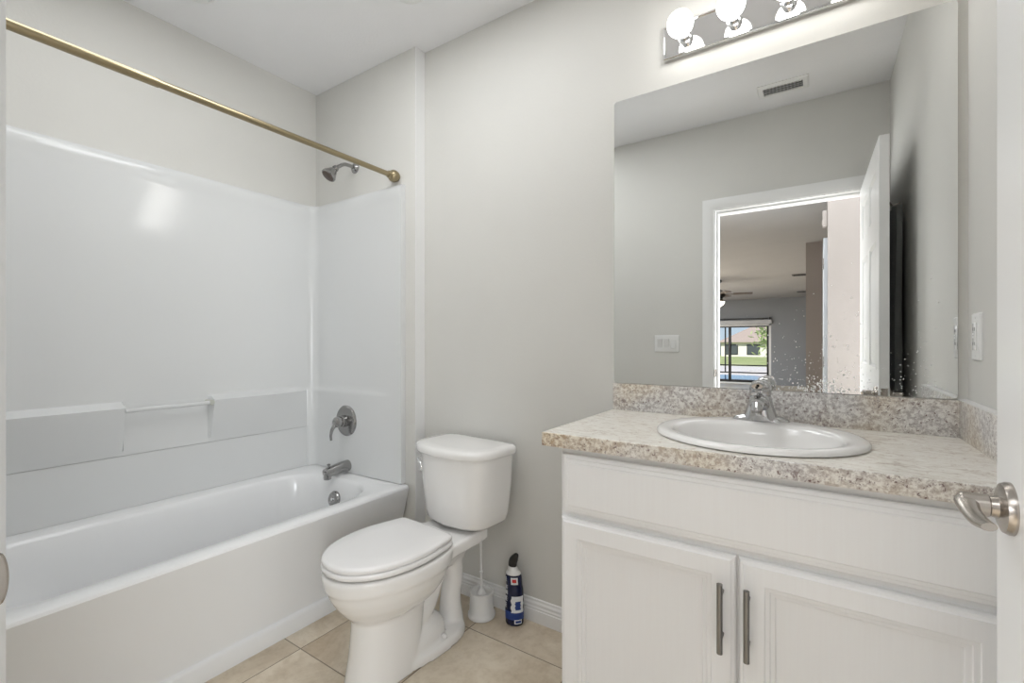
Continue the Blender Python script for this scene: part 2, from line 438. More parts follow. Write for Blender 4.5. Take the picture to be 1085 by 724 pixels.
def house(x0, x1, y0, y1, z0, ze, zr, label):
    h = thing('house', label, 'house', ((x0 + x1) / 2, y1, z0), group='houses beyond the lawn')
    finish('wall', bx(x0, x1, y0, y1, z0, ze), M_stucco, h)
    bm = B(); e = .6
    a, b, c, d = Vector((x0 - e, y0 - e, ze)), Vector((x1 + e, y0 - e, ze)), Vector((x1 + e, y1 + e, ze)), Vector((x0 - e, y1 + e, ze))
    ym = (y0 + y1) / 2; q = (y1 - y0) / 2
    p1, p2 = Vector((x0 + q, ym, zr)), Vector((x1 - q, ym, zr))
    vs = [bm.verts.new(p) for p in (a, b, c, d, p1, p2)]
    for f in ((3, 2, 1, 0), (0, 1, 5, 4), (1, 2, 5), (2, 3, 4, 5), (3, 0, 4)): bm.faces.new([vs[i] for i in f])
    finish('roof', bm, M_roof, h, smooth=False)
    n = int((x1 - x0) / 3.2)
    for k in range(n):
        cx_ = x0 + 1.6 + k * 3.2
        wf = finish('window', bx(cx_ - .95, cx_ + .95, y1 - .02, y1 + .05, z0 + .35, ze - .35), M_frame, h)
        finish('pane', bx(cx_ - .85, cx_ + .85, y1 + .045, y1 + .06, z0 + .45, ze - .45), mat('dark_pane', (.08, .09, .10), .1) if k == 0 else bpy.data.materials['dark_pane'], wf)
    return h
house(-13.5, 6.0, -96, -80, -1.05, 1.35, 6.2, 'neighbouring house with brown hipped roof across the lawn')
house(-40, -16.5, -100, -88, -1.1, 1.3, 4.6, 'farther cream house with low brown roof, left of the nearer one')
# trees: trunk and leafy crown made of many leaf blades
M_leaf = mat('leaf_green', (.16, .26, .05), .7); M_leaf2 = mat('palm_green', (.36, .46, .18), .6); M_bark = mat('bark', (.20, .15, .10), .9)
def tree(x, y, z, h, r, n, label, lm, seed):
    rn = random.Random(seed)
    t = thing('tree', label, 'tree', (x, y, z), group='trees and shrubs outside')
    finish('trunk', tube(B(), [(x, y, z), (x + .05 * h, y, z + .35 * h), (x, y, z + .7 * h)], [.05 * h * .6, .04 * h * .6, .015 * h]), M_bark, t)
    bm = B()
    for i in range(n):
        a, b, c = rn.gauss(0, .45), rn.gauss(0, .45), rn.gauss(0, .45)
        p = Vector((x + a * r, y + b * r, z + h * .62 + c * h * .34))
        u = Vector((rn.uniform(-1, 1), rn.uniform(-1, 1), rn.uniform(-.6, .6))).normalized(); v = u.orthogonal().normalized()
        s = h * .05
        q = [p, p + u * s + v * s * .35, p + u * 2.2 * s, p + u * s - v * s * .35]
        bm.faces.new([bm.verts.new(k) for k in q])
    finish('foliage', bm, lm, t, smooth=False)
tree(-1.75, -19.5, -.05, 2.3, .55, 330, 'leafy green shrub beside the screened pool, right in the slider', M_leaf2, 1)
tree(-19.5, -60, -.6, 6.5, 2.4, 500, 'round green tree beyond the lawn at the slider\'s left edge', M_leaf, 2)
tree(10.5, -70, -.8, 7.0, 3.0, 400, 'green tree beside the neighbouring house, right of its roof', M_leaf, 3)

# ------------------------------------------------------------------ bathroom door leaf, open against the right wall
LH = Vector((.197, YF + .004, 0)); LE = Vector((.2085, .915, 0))
la = math.atan2(LE.y - LH.y, LE.x - LH.x); LW = (LE - LH).length
door = thing('bathroom_door', 'white six-panel door standing open along the right wall', 'door', (LH.x, LH.y, 0), la)
# local: x along the leaf (hinge 0 -> free edge LW), y: 0 is the camera side face, -T the wall side
T = .035; z0, z1 = .012, 2.03
bm = B()
st, mull = .112, .095
rails = [(z0, .24), (.86, 1.06), (1.62, 1.72), (1.925, z1)]
box(bm, .004, LW - .004, -T + .009, -.009, z0 + .004, z1 - .004)
box(bm, 0, st, -T, 0, z0, z1, bev=.0015, seg=1); box(bm, LW - st, LW, -T, 0, z0, z1, bev=.0015, seg=1)
for a, b in rails: box(bm, st, LW - st, -T, 0, a, b)
mc = LW / 2
for (a, b) in zip(rails, rails[1:]): box(bm, mc - mull / 2, mc + mull / 2, -T, 0, a[1], b[0])
pan = [(0, 0), (.004, -.0005), (.010, -.006), (.014, -.009), (.022, -.009), (.040, -.004), (.044, -.0035)]
for (a, b) in zip(rails, rails[1:]):
    for x0, x1 in ((st, mc - mull / 2), (mc + mull / 2, LW - st)):
        rectprof(bm, (x0, 0, a[1]), (1, 0, 0), (0, 0, 1), (0, 1, 0), x1 - x0, b[0] - a[1], pan, cap0=False)
        rectprof(bm, (x0, -T, a[1]), (1, 0, 0), (0, 0, 1), (0, -1, 0), x1 - x0, b[0] - a[1], pan, cap0=False)
finish('leaf', bm, M_trim, door, local=True, ang=20)
LZ = .956; lx = LW - .062
for s_, y0 in ((1, 0.0), (-1, -T)):
    hnd = finish('lever_handle', lathe(B(), (lx, y0, LZ), (0, s_, 0), [(.0335, 0), (.0335, .004), (.031, .009), (.024, .0115), (.0145, .013), (.013, .02), (.0145, .0215), (.0145, .047), (.013, .049), (.0, .0495)], 48), M_nickel, door, local=True)
    m_ = .040
    pts = [(lx + .006, y0 + s_ * .039, LZ + .006), (lx - .006, y0 + s_ * .043, LZ + .003), (lx - .030, y0 + s_ * .043, LZ - .003), (lx - .055, y0 + s_ * .040, LZ - .007), (lx - .078, y0 + s_ * .036, LZ - .006)]
    if s_ == 1:
        bmt = tube(B(), pts, [.012, .0125, .0105, .010, .008], 20, 8, flat=.62)
        finish('lever', bmt, M_nickel, hnd, local=True)
    else:
        finish('lever', tube(B(), pts, [.012, .0125, .0105, .010, .008], 20, 8, flat=.62), M_nickel, hnd, local=True)
finish('latch', bx(LW - .001, LW + .0025, -T + .006, -.006, LZ - .028, LZ + .028, bev=.0005), M_nickel, door, local=True)
for z in (.22, 1.02, 1.82): finish('hinge', lathe(B(), (-.004, -T - .004, z - .045), (0, 0, 1), [(.0065, 0), (.0065, .09), (.004, .094)], 16), M_nickel, door, local=True)
# strike plate with curved lip on the left jamb
bm = B(); rs = []
for k in range(17):
    t = -1 + k / 8; z = .975 + .023 * t; e = math.sqrt(max(0, 1 - t * t))
    yl = YF + .004 + 0.0105 * (.35 + .65 * e) if abs(t) < 1 else YF + .007
    rs.append([Vector(q + (z,)) for q in ((OX0 + .0002, YF - .03), (OX0 + .0024, YF - .03), (OX0 + .0024, yl - .002), (OX0 + .0012, yl), (OX0 - .0008, yl), (OX0 + .0002, yl - .003))])
rings(bm, rs)
tag(setorigin(finish('strike_plate', bm, M_nickel), (OX0, YF, .975)), 'rounded nickel strike plate on the left door jamb, cut by the frame', 'strike plate')

# dark towel hanging between the open door and the right wall
tw = thing('hanging_towel', 'dark grey towel hanging on the right wall behind the open door', 'towel', (XR, .5, 1.8))
bm = B(); nx = 26; cols = []
for side in (0, 1):
    rs = []
    for j in range(13):
        z = 1.80 - j * .1
        wv = .010 + .006 * j / 12
        rs.append([Vector((XR - .012 - (.0 if side else .018) - wv * (1 + math.sin(i * .95 + .2 * j * .3)) * (.35 if side else 1) * .8, .34 + .30 * i / nx + (.01 * math.sin(j)), z)) for i in range(nx + 1)])
    cols.append(rs)
loops = [a + b[::-1] for a, b in zip(cols[0], cols[1])]
rings(bm, loops)
finish('cloth', bm, mat('towel_dark_grey', (.30, .31, .31), .95), tw)
finish('hook', tube(B(), [(XR - .001, .48, 1.84), (XR - .03, .48, 1.83), (XR - .045, .48, 1.85)], .005, 10), M_nickel, tw)

# ------------------------------------------------------------------ tub surround (white moulded wall panels)
def surround():
    x_front = -1.705; off = .028
    xl, yp, yn = XL + off, YA - off, YF + off
    r = .05
    path = []     # (pos, normal, zone, t)
    def seg(p, q, n, zone, ts):
        for t in ts: path.append((Vector(p).lerp(Vector(q), t), Vector(n), zone, t))
    lin = [i / 8 for i in range(9)]
    seg((x_front, yn, 0), (xl + r, yn, 0), (0, 1, 0), 'near', lin)
    for k in range(1, 8):
        a = R(270 - 90 * k / 8); path.append((Vector((xl + r + r * math.cos(a), yn + r + r * math.sin(a), 0)), Vector((-math.cos(a), -math.sin(a), 0)), 'c1', k / 8))
    Y0, Y1 = yn + r, yp - r
    ys = sorted(set([Y0, .3, .5, .690, .700, .705, .85, 1.025, 1.035, 1.10, 1.2, 1.33, 1.4, 1.46, 1.50, Y1]))
    for y in ys: path.append((Vector((xl, y, 0)), Vector((1, 0, 0)), 'left', y))
    for k in range(1, 8):
        a = R(180 - 90 * k / 8); path.append((Vector((xl + r + r * math.cos(a), yp - r + r * math.sin(a), 0)), Vector((-math.cos(a), -math.sin(a), 0)), 'c2', k / 8))
    seg((xl + r, yp, 0), (x_front, yp, 0), (0, -1, 0), 'end', [0, .1, .2, .3, .4, .5, .6, .7, .8, .88, .94, 1])
    zs = [.4775, .60, .690, .699, .700, .701, .72, .78, .84, .88, .895, .903, .910, .918, .926, .95, 1.1, 1.3, 1.5, 1.7, 1.86, 1.885, 1.905, 1.93, 1.945, 1.955]
    def d(zone, t, z):
        o = 0.0
        if z > 1.87: o += .005 * min(1, (z - 1.87) / .03)
        if z > 1.94: o -= .012 * (z - 1.94) / .015
        if zone == 'left':
            on = 0
            if t <= .700: on = 1
            elif .700 < t < 1.03: on = 0
            elif t <= 1.54: on = max(0, 1 - max(0, (t - 1.33) / .20))
            if .701 <= z <= .903: o += .003 + .050 * on * (z - .70) / .203
            elif z == .700: o -= .003
            elif .903 < z < .926: o += .050 * on * max(0, 1 - (z - .903) / .018) ** .6
        if zone in ('end', 'c2', 'c1', 'near'):
            k = 1 if zone != 'end' else (1 - max(0, (t - .74) / .14) if t > .74 else 1)
            k = max(0, k)
            if z <= .903: o += .008 * k
            elif z < .926: o += .008 * k * (1 - (z - .903) / .023)
        return o
    bm = B()
    rs = [[Vector((p.x, p.y, z)) + n * d(zn, t, z) for (p, n, zn, t) in path] for z in zs]
    vv = rings(bm, rs, closed=False)
    # back side against the walls + front flanges and top
    bk = []
    for z in (zs[0], zs[-1]):
        row = []
        for (p, n, zn, t) in path:
            q = Vector((min(max(p.x - n.x * off, XL + .001), x_front), min(max(p.y - n.y * off, YF + .001), YA - .001), z))
            if zn in ('c1', 'c2'):
                q.x = XL + .001 if t <= .5 and zn == 'c2' or t >= .5 and zn == 'c1' else p.x
                q.y = (YA - .001 if zn == 'c2' else YF + .001) if (t >= .5 and zn == 'c2' or t <= .5 and zn == 'c1') else p.y
            row.append(bm.verts.new(q))
        bk.append(row)
    n = len(path)
    for i in range(n - 1):
        bm.faces.new((vv[-1][i], vv[-1][i + 1], bk[1][i + 1], bk[1][i]))
    for e in (0, n - 1):
        bm.faces.new([r_[e] for r_ in vv] + [bk[1][e], bk[0][e]])
    return bm
sr = thing('tub_surround', 'white moulded tub surround with a soap ledge lining the alcove walls', 'tub surround', (XL + .03, .84, .475))
finish('wall_panel', surround(), M_surr, sr, ang=28)
tb = finish('grab_bar', tube(B(), [(XL + .075, .698, .893), (XL + .075, 1.034, .893)], .0095, 16, smooth=False), M_surr, sr)
bm = B()
lathe(bm, (XL + .030, 1.022, .893), (1, 0, 0), [(.012, 0), (.012, .052), (.009, .056)], 20)
finish('bar_end', bm, mat('bar_end_cap', (.55, .56, .50), .4), tb)

# ------------------------------------------------------------------ bathtub
tub = thing('bathtub', 'white alcove bathtub with a tall smooth apron along the left wall', 'bathtub', (-2.05, .84, 0))
X0, X1, Y0, Y1 = XL + .012, -1.672, YF + .008, YA - .010
ZR = .475
def rr_pts(xa, xb, ya, yb, r1, z, n=12, r2=None):
    r2 = r2 or r1
    pts = []
    for cx_, cy_, a0, rr in ((xb - r1, yb - r1, 0, r1), (xa + r1, yb - r1, 90, r1), (xa + r2, ya + r2, 180, r2), (xb - r2, ya + r2, 270, r2)):
        for k in range(n):
            a = R(a0 + 90 * k / (n - 1)); pts.append(Vector((cx_ + rr * math.cos(a), cy_ + rr * math.sin(a), z)))
    return pts
bm = B()
ix0, ix1, iy0, iy1 = -2.345, -1.742, YF + .10, 1.50
rs = [rr_pts(X0, X1 - .001, Y0, Y1, .004, ZR - .02),
      rr_pts(X0, X1 + .002, Y0, Y1, .004, ZR - .012),
      rr_pts(X0, X1 - .002, Y0, Y1, .004, ZR - .003), rr_pts(X0, X1 - .010, Y0, Y1, .004, ZR),
      rr_pts(ix0, ix1, iy0, iy1, .20, ZR - .001), rr_pts(ix0 + .006, ix1 - .006, iy0 + .006, iy1 - .006, .195, ZR - .004),
      rr_pts(ix0 + .014, ix1 - .013, iy0 + .018, iy1 - .014, .19, ZR - .018),
      rr_pts(ix0 + .022, ix1 - .02, iy0 + .04, iy1 - .022, .185, ZR - .06),
      rr_pts(ix0 + .045, ix1 - .04, iy0 + .13, iy1 - .05, .17, ZR - .20),
      rr_pts(ix0 + .065, ix1 - .06, iy0 + .21, iy1 - .085, .15, .14),
      rr_pts(ix0 + .085, ix1 - .08, iy0 + .25, iy1 - .12, .13, .095), rr_pts(ix0 + .12, ix1 - .11, iy0 + .30, iy1 - .17, .10, .085)]
rings(bm, rs, False, True)
# raised lip meeting the surround along the back
extrude_prof(bm, [(X0, ZR - .03), (ix0 - .045, ZR - .03), (ix0 - .045, ZR - .001), (ix0 - .058, ZR + .001), (X0, ZR + .002)], Y0, Y1, 'Y')
# apron
ap = [(X1 + .002, ZR - .012), (X1 + .0005, ZR - .020), (X1 - .004, ZR - .035), (-1.7745, .080), (-1.773, .074), (-1.762, .069), (-1.759, .063), (-1.762, 0), (-1.80, 0), (-1.80, .3), (-1.76, ZR - .03)]
extrude_prof(bm, ap, Y0, Y1, 'Y')
finish('tub_body', bm, M_tub, tub, ang=40)
ov = finish('overflow_plate', lathe(B(), (-2.065, iy1 - .037, .372), (0, -1, .22), [(.040, -.01), (.040, .004), (.036, .010), (.026, .013), (.024, .011), (.0, .011)], 40), M_dullchrome, tub)
finish('overflow_screw', lathe(B(), (-2.065, iy1 - .049, .375), (0, -1, .22), [(.007, 0), (.007, .004), (.0, .005)], 12), M_chrome, ov)
finish('drain', lathe(B(), (-2.05, iy1 - .26, .086), (0, 0, 1), [(.035, -.004), (.035, .003), (.028, .005), (0, .004)], 32), M_dullchrome, tub)

# ------------------------------------------------------------------ tub fittings
YPW = YA - .038
vx, vz = -2.115, .754
vt = thing('shower_valve', 'round chrome shower valve with lever on the plumbing wall', 'faucet', (vx, YPW, vz))
finish('escutcheon', lathe(B(), (vx, YPW, vz), (0, -1, 0), [(.082, -.005), (.082, .003), (.076, .009), (.05, .013), (.032, .014), (.030, .035), (.027, .037)], 56), M_dullchrome, vt)
bm = B(); lathe(bm, (vx, YPW - .036, vz), (0, -1, 0), [(.026, 0), (.029, .012), (.027, .030), (.017, .040), (0, .043)], 40)
tube(bm, [(vx, YPW - .055, vz - .005), (vx - .012, YPW - .075, vz - .03), (vx - .022, YPW - .080, vz - .065), (vx - .026, YPW - .076, vz - .095)], [.016, .014, .010, .009], 16, flat=.7)
finish('valve_lever', bm, M_dullchrome, vt)
sp = thing('tub_spout', 'chrome tub spout with diverter knob below the valve', 'faucet', (-2.105, YPW, .51))
bm = B()
tube(bm, [(-2.105, YPW + .002, .515), (-2.105, YPW - .04, .514), (-2.105, YPW - .09, .508), (-2.105, YPW - .135, .502)], [.030, .0285, .0265, .024], 28)
tube(bm, [(-2.105, YPW - .118, .506), (-2.105, YPW - .122, .482), (-2.105, YPW - .122, .470)], [.022, .020, .019], 24)
finish('spout_body', bm, M_dullchrome, sp)
finish('diverter_knob', lathe(B(), (-2.105, YPW - .115, .525), (0, 0, 1), [(.005, 0), (.005, .012), (.009, .014), (.009, .020), (.004, .023)], 16), M_dullchrome, sp)
sh = thing('showerhead', 'nickel shower head on a short bent arm high on alcove wall', 'shower head', (-2.09, YA, 2.12))
finish('flange', lathe(B(), (-2.09, YA + .001, 2.12), (0, -1, 0), [(.030, 0), (.029, .006), (.018, .016), (.011, .018)], 32), M_dullchrome, sh)
finish('arm', tube(B(), [(-2.09, YA, 2.12), (-2.09, YA - .03, 2.122), (-2.09, YA - .07, 2.118), (-2.092, YA - .105, 2.095), (-2.094, YA - .118, 2.083)], .0095, 16), M_dullchrome, sh)
hdir = Vector((-.12, -.62, -.78)).normalized()
hc = Vector((-2.094, YA - .115, 2.088))
hh = finish('head', lathe(B(), hc, hdir, [(.010, -.004), (.015, .0), (.017, .012), (.014, .016), (.020, .026), (.034, .055), (.038, .062), (.038, .070), (.034, .073)], 36), M_dullchrome, sh)
finish('spray_face', lathe(B(), hc + hdir * .0725, hdir, [(.033, 0), (.030, .002), (.0, .003)], 36), mat('spray_face_brown', (.10, .075, .06), .5), hh)

rod = thing('shower_rod', 'brushed brass tension shower rod spanning the tub opening', 'shower rod', (-1.76, .84, 2.005))
RX, RZ = -1.762, 2.004
finish('rod_tube', tube(B(), [(RX, .602, RZ), (RX, YA - .004, RZ)], .0125, 24, smooth=False), M_brass, rod)
finish('rod_sleeve', tube(B(), [(RX, YF + .004, RZ), (RX, .604, RZ)], .0142, 24, smooth=False), M_brass, rod)
for y, s_ in ((YA, -1), (YF, 1)):
    finish('rod_end', lathe(B(), (RX, y, RZ), (0, s_, 0), [(.020, 0), (.024, .006), (.028, .014), (.030, .024), (.028, .036), (.022, .045), (.017, .048), (.019, .052), (.017, .060), (.0145, .062)], 32), M_brass, rod)

# ------------------------------------------------------------------ toilet (local frame: x right, -y away from the wall)
TO = thing('toilet', 'white two-piece toilet with elongated bowl, beside the bathtub', 'toilet', (-1.250, 1.652, 0), R(-5))
def egg(z, vb, vf, wd, vc, pb=.75, n=56, pf=1.0):
    out = []
    for i in range(n):
        a = 2 * PI * i / n; c, s = math.cos(a), math.sin(a)
        if s >= 0: u = wd * math.copysign(abs(c) ** pf, c); v = vc + (vf - vc) * (abs(s) ** 1.0)
        else: u = wd * math.copysign(abs(c) ** pb, c); v = vc - (vc - vb) * (abs(s) ** pb)
        out.append(Vector((u, -v, z)))
    return out
bm = B()
rings(bm, [egg(z, vb, vf, wd, vc) for z, vb, vf, wd, vc in (
    (0, .40, .680, .099, .54), (.02, .40, .676, .096, .54), (.10, .39, .662, .091, .53), (.19, .38, .654, .089, .52), (.225, .37, .654, .091, .51),
    (.236, .35, .664, .104, .51), (.256, .33, .684, .125, .50), (.285, .31, .706, .144, .50), (.320, .29, .727, .159, .495), (.348, .28, .738, .167, .49), (.358, .275, .746, .174, .49), (.397, .27, .752, .178, .49), (.408, .275, .747, .174, .49))])
# deck
rings(bm, [[Vector((u * k, -v, z)) for u, v in ((.118, .10), (.128, .16), (.138, .30), (.150, .42), (-.150, .42), (-.138, .30), (-.128, .16), (-.118, .10))] for z, k in ((.358, .95), (.366, 1), (.403, 1), (.409, .97))])
rings(bm, [[Vector((u * k, -v, z)) for u, v in ((.06, .15), (.085, .25), (.12, .42), (-.12, .42), (-.085, .25), (-.06, .15))] for z, k in ((.27, .45), (.35, 1.0))])
# foot
rings(bm, [egg(z, .165 + i, .60, wd, .36, .7) for z, i, wd in ((0, 0, .106), (.026, .0, .105), (.038, .006, .097), (.043, .02, .075))])
# trapway
tube(bm, [(0, -.46, .12), (0, -.37, .15), (0, -.31, .24), (0, -.255, .315), (0, -.205, .30), (0, -.19, .21), (0, -.205, .12), (0, -.20, .02)], [.06, .056, .050, .046, .044, .042, .043, .052], 20)
tube(bm, [(0, -.45, .03), (0, -.36, .055), (0, -.29, .04)], [.085, .082, .06], 20)
o = finish('bowl', bm, M_china, TO, local=True)
modify(o, ('REMESH', dict(mode='VOXEL', voxel_size=.0055, use_smooth_shade=True)), ('SMOOTH', dict(factor=.5, iterations=9)))
for s_ in (1, -1):
    finish('bolt_cap', lathe(B(), (s_ * .078, -.315, .037), (s_ * .45, 0, 1), [(.013, -.006), (.0135, .006), (.011, .013), (.005, .017), (0, .018)], 20), M_china, TO, local=True)
def seat_shape(z, k=1.0, dv=0):
    half = [(.322, .0), (.323, .10), (.327, .134), (.342, .149), (.40, .162), (.47, .173), (.54, .173), (.61, .160), (.665, .136), (.71, .100), (.740, .055), (.750, .0)]
    pts = catmull([(u, v, 0) for v, u in half], 5)
    vc = .53
    r = [Vector((p.x * k, -(vc + (p.y - vc) * k + dv), z)) for p in pts]
    return r + [Vector((-p.x, p.y, p.z)) for p in r[-2:0:-1]]
bm = B(); rings(bm, [seat_shape(.4165, .96), seat_shape(.4165, .985), seat_shape(.420, 1.0), seat_shape(.432, 1.0), seat_shape(.435, .985)])
finish('seat', bm, M_seat, TO, local=True, ang=50)
bm = B(); rings(bm, [seat_shape(.4385, .955), seat_shape(.4385, .982), seat_shape(.442, .990), seat_shape(.450, .990), seat_shape(.455, .975), seat_shape(.4575, .93), seat_shape(.4595, .6), seat_shape(.460, .2)])
finish('seat_lid', bm, M_seat, TO, local=True, ang=50)
for s_ in (1, -1):
    finish('hinge', lathe(B(), (s_ * .075 - .022, -.318, .430), (1, 0, 0), [(.011, 0), (.013, .004), (.013, .040), (.011, .044)], 16), M_seat, TO, local=True)
    finish('seat_bumper', bx(s_ * .10 - .01, s_ * .10 + .01, -.60, -.585, .407, .4175, bev=.002), M_seat, TO, local=True)
def tank_ring(z, hw, v0, v1, bow, e=.30, n=64):
    out = []
    vc = (v0 + v1) / 2; hd_ = (v1 - v0) / 2
    for i in range(n):
        a = 2 * PI * i / n; c, s = math.cos(a), math.sin(a)
        u = hw * math.copysign(abs(c) ** e, c)
        v = vc + hd_ * math.copysign(abs(s) ** (e if s < 0 else .50), s)
        if s > 0: v += bow * (1 - (u / hw) ** 2)
        out.append(Vector((u, -v, z)))
    return out
bm = B(); rings(bm, [tank_ring(z, hw, v0, v1, b) for z, hw, v0, v1, b in (
    (.420, .130, .05, .165, .03), (.424, .158, .03, .190, .045), (.438, .170, .02, .200, .052), (.47, .177, .015, .204, .055), (.58, .189, .010, .210, .058), (.714, .199, .008, .216, .060))])
finish('tank', bm, M_china, TO, local=True, ang=50)
bm = B(); rings(bm, [tank_ring(z, hw, v0, v1, b) for z, hw, v0, v1, b in (
    (.712, .203, .006, .221, .061), (.714, .211, .003, .226, .062), (.720, .214, .002, .229, .062), (.733, .214, .002, .229, .062), (.743, .211, .004, .226, .062), (.748, .200, .012, .214, .060), (.750, .17, .03, .185, .05))])
finish('tank_lid', bm, M_china, TO, local=True, ang=60)
hb = finish('flush_lever', tube(B(), [(-.138, -.228, .680), (-.140, -.252, .680), (-.130, -.263, .679), (-.115, -.269, .674), (-.105, -.272, .664), (-.103, -.272, .650), (-.109, -.270, .640)], [.010, .010, .007, .006, .006, .006, .005], 12), M_chrome, TO, local=True)
finish('lever_nut', lathe(B(), (-.138, -.226, .680), (0, -1, 0), [(.014, 0), (.014, .008), (.010, .012)], 16), M_chrome, hb, local=True)
for s_ in (1, -1): finish('tank_bolt', lathe(B(), (s_ * .07, -.13, .404), (0, 0, 1), [(.012, 0), (.012, .010), (.008, .012), (.008, .020)], 8), M_brass, TO, local=True)

# ------------------------------------------------------------------ toilet brush
bxx, byy = -1.205, 1.578
br = thing('toilet_brush', 'white toilet brush standing in its round pot behind the toilet', 'toilet brush', (bxx, byy, 0))
finish('pot', lathe(B(), (bxx, byy, 0), (0, 0, 1), [(.054, 0), (.059, .004), (.059, .014), (.055, .020), (.053, .024), (.049, .102), (.051, .104), (.051, .109), (.047, .110), (.045, .105), (.028, .100), (.010, .099), (0, .099)], 40), M_plastic, br)
hd_ = Vector((-.05, .03, 1)).normalized()
finish('handle', lathe(B(), (bxx, byy, .095), hd_, [(.022, 0), (.018, .012), (.010, .022), (.0055, .03), (.0055, .085), (.008, .088), (.008, .094), (.0055, .097), (.005, .27), (.0065, .285), (.0, .29)], 20), M_plastic, br)

# ------------------------------------------------------------------ toilet cleaner bottle
bc = Vector((-1.058, 1.612, 0))
M_navy = mat('navy_bottle', (.008, .012, .05), .25)
bo = thing('cleaner_bottle', 'navy toilet cleaner bottle with a black angled cap by baseboard', 'bottle', tuple(bc))
def oval(cx_, cy_, z, a, b, n=32, rot=R(25)):
    return [Vector((cx_ + a * math.cos(t) * math.cos(rot) - b * math.sin(t) * math.sin(rot), cy_ + a * math.cos(t) * math.sin(rot) + b * math.sin(t) * math.cos(rot), z)) for t in [2 * PI * i / n for i in range(n)]]
def bottle_section(z):
    ks = [(0, .034, .024, 0), (.006, .038, .028, 0), (.05, .039, .029, 0), (.10, .039, .029, .0), (.14, .037, .028, .0), (.165, .034, .026, -.002), (.195, .034, .026, -.004), (.212, .030, .024, -.006), (.225, .022, .020, -.008), (.238, .017, .017, -.010), (.248, .016, .016, -.010)]
    for p, q in zip(ks, ks[1:]):
        if p[0] <= z <= q[0]:
            t = (z - p[0]) / (q[0] - p[0]); t = t * t * (3 - 2 * t)
            return [x + (y - x) * t for x, y in zip(p[1:], q[1:])]
    return ks[-1][1:]
def bshell(za, zb, n=20, grow=0, cap=True):
    bm = B(); rs = []
    for i in range(n + 1):
        z = za + (zb - za) * i / n; a, b, s_ = bottle_section(z)
        rs.append(oval(bc.x + s_, bc.y, z, a + grow, b + grow))
    rings(bm, rs, cap, cap); return bm
body = finish('bottle_body', bshell(.002, .207, 30), M_navy, bo)
finish('shoulder', bshell(.207, .247, 14), M_plastic, bo)
capd = Vector((.06, -.02, 1)).normalized()
bm = B(); tube(bm, [(bc.x - .010, bc.y, .240), (bc.x - .008, bc.y, .255), (bc.x - .001, bc.y - .002, .270), (bc.x + .010, bc.y - .004, .287), (bc.x + .013, bc.y - .005, .292)], [.018, .0185, .017, .011, .008], 24)
finish('cap', bm, M_black, bo)
# label patches wrapped on the bottle
def patch(name, a0, a1, za, zb, m, grow=.0006, wob=0):
    bm = B(); rs = []; n = 12; k = 8
    for j in range(k + 1):
        z = za + (zb - za) * j / k; a, b, s_ = bottle_section(z); row = []
        for i in range(n + 1):
            t = R(a0 + (a1 - a0) * i / n + wob * math.sin(j * 1.9)); rot = R(25); a_, b_ = a + grow, b + grow
            row.append(Vector((bc.x + s_ + a_ * math.cos(t) * math.cos(rot) - b_ * math.sin(t) * math.sin(rot), bc.y + a_ * math.cos(t) * math.sin(rot) + b_ * math.sin(t) * math.cos(rot), z)))
        rs.append(row)
    rings(bm, rs, closed=False); return finish(name, bm, m, body)
Mw = mat('label_white', (.75, .77, .80), .4); Mb = mat('label_blue', (.012, .045, .22), .4); Mr = mat('label_red', (.55, .03, .03), .4)
patch('label_band', 175, 385, .028, .062, Mb)
patch('label_panel', 255, 340, .058, .125, Mw, .0009, 4)
patch('label_figure', 280, 315, .070, .105, Mb, .0013, 3)
patch('label_badge', 255, 305, .172, .200, Mw, .0009); patch('label_mark', 265, 293, .180, .194, Mr, .0013)
patch('label_badge', 275, 325, .012, .030, Mw, .0013); patch('label_mark', 282, 318, .016, .026, Mb, .0017)
for za, zb, a0, a1 in ((.075, .095, 188, 215), (.102, .122, 190, 222), (.130, .146, 196, 226), (.150, .166, 200, 222), (.180, .198, 196, 215)): patch('lettering', a0, a1, za, zb, Mw, .0009, 6)

# ------------------------------------------------------------------ vanity
CT = .922                    # worktop height
VX0, VX1 = -.597, XR - .002
YC = 1.150                   # face frame plane
van = thing('vanity_cabinet', 'white two-door vanity cabinet below the speckled worktop', 'cabinet', (-.134, 1.4, 0))
bm = B()
box(bm, VX0, VX1, YC, YB - .003, .10, CT - .16, bev=.0015, seg=1)
box(bm, VX0, VX1, YC, YC + .02, CT - .16, CT - .039); box(bm, VX0, VX0 + .018, YC + .02, YB - .003, CT - .16, CT - .039); box(bm, VX1 - .018, VX1, YC + .02, YB - .003, CT - .16, CT - .039)
box(bm, VX0, VX1, YC + .07, YC + .09, 0, .10)
finish('body', bm, M_cab, van)
DP = [(0, 0), (0, .010), (.003, .015), (.008, .0165), (.011, .0195), (.050, .0195), (.052, .0165), (.060, .0150), (.062, .0115), (.070, .0100), (.072, .0065), (.075, .0060)]
FP = [(0, 0), (0, .009), (.003, .0125), (.010, .0135), (.012, .0165), (.020, .0175), (.0225, .0205), (.026, .0205)]
finish('false_drawer', rectprof(B(), (-.588, YC, .708), (1, 0, 0), (0, 0, 1), (0, -1, 0), .878, .158, FP), M_cab, van, ang=15)
for x0, x1, hx in ((-.591, -.1535, -.181), (-.1475, .290, -.128)):
    d = finish('door', rectprof(B(), (x0, YC, .115), (1, 0, 0), (0, 0, 1), (0, -1, 0), x1 - x0, .578, DP), M_cab, van, ang=15)
    h = finish('bar_handle', tube(B(), [(hx, YC - .052, .487), (hx, YC - .052, .640)], .0062, 20, smooth=False), M_handle, d)
    for z in (.515, .612): finish('handle_post', lathe(B(), (hx, YC - .0195, z), (0, -1, 0), [(.0045, 0), (.0045, .03)], 14), M_handle, h)

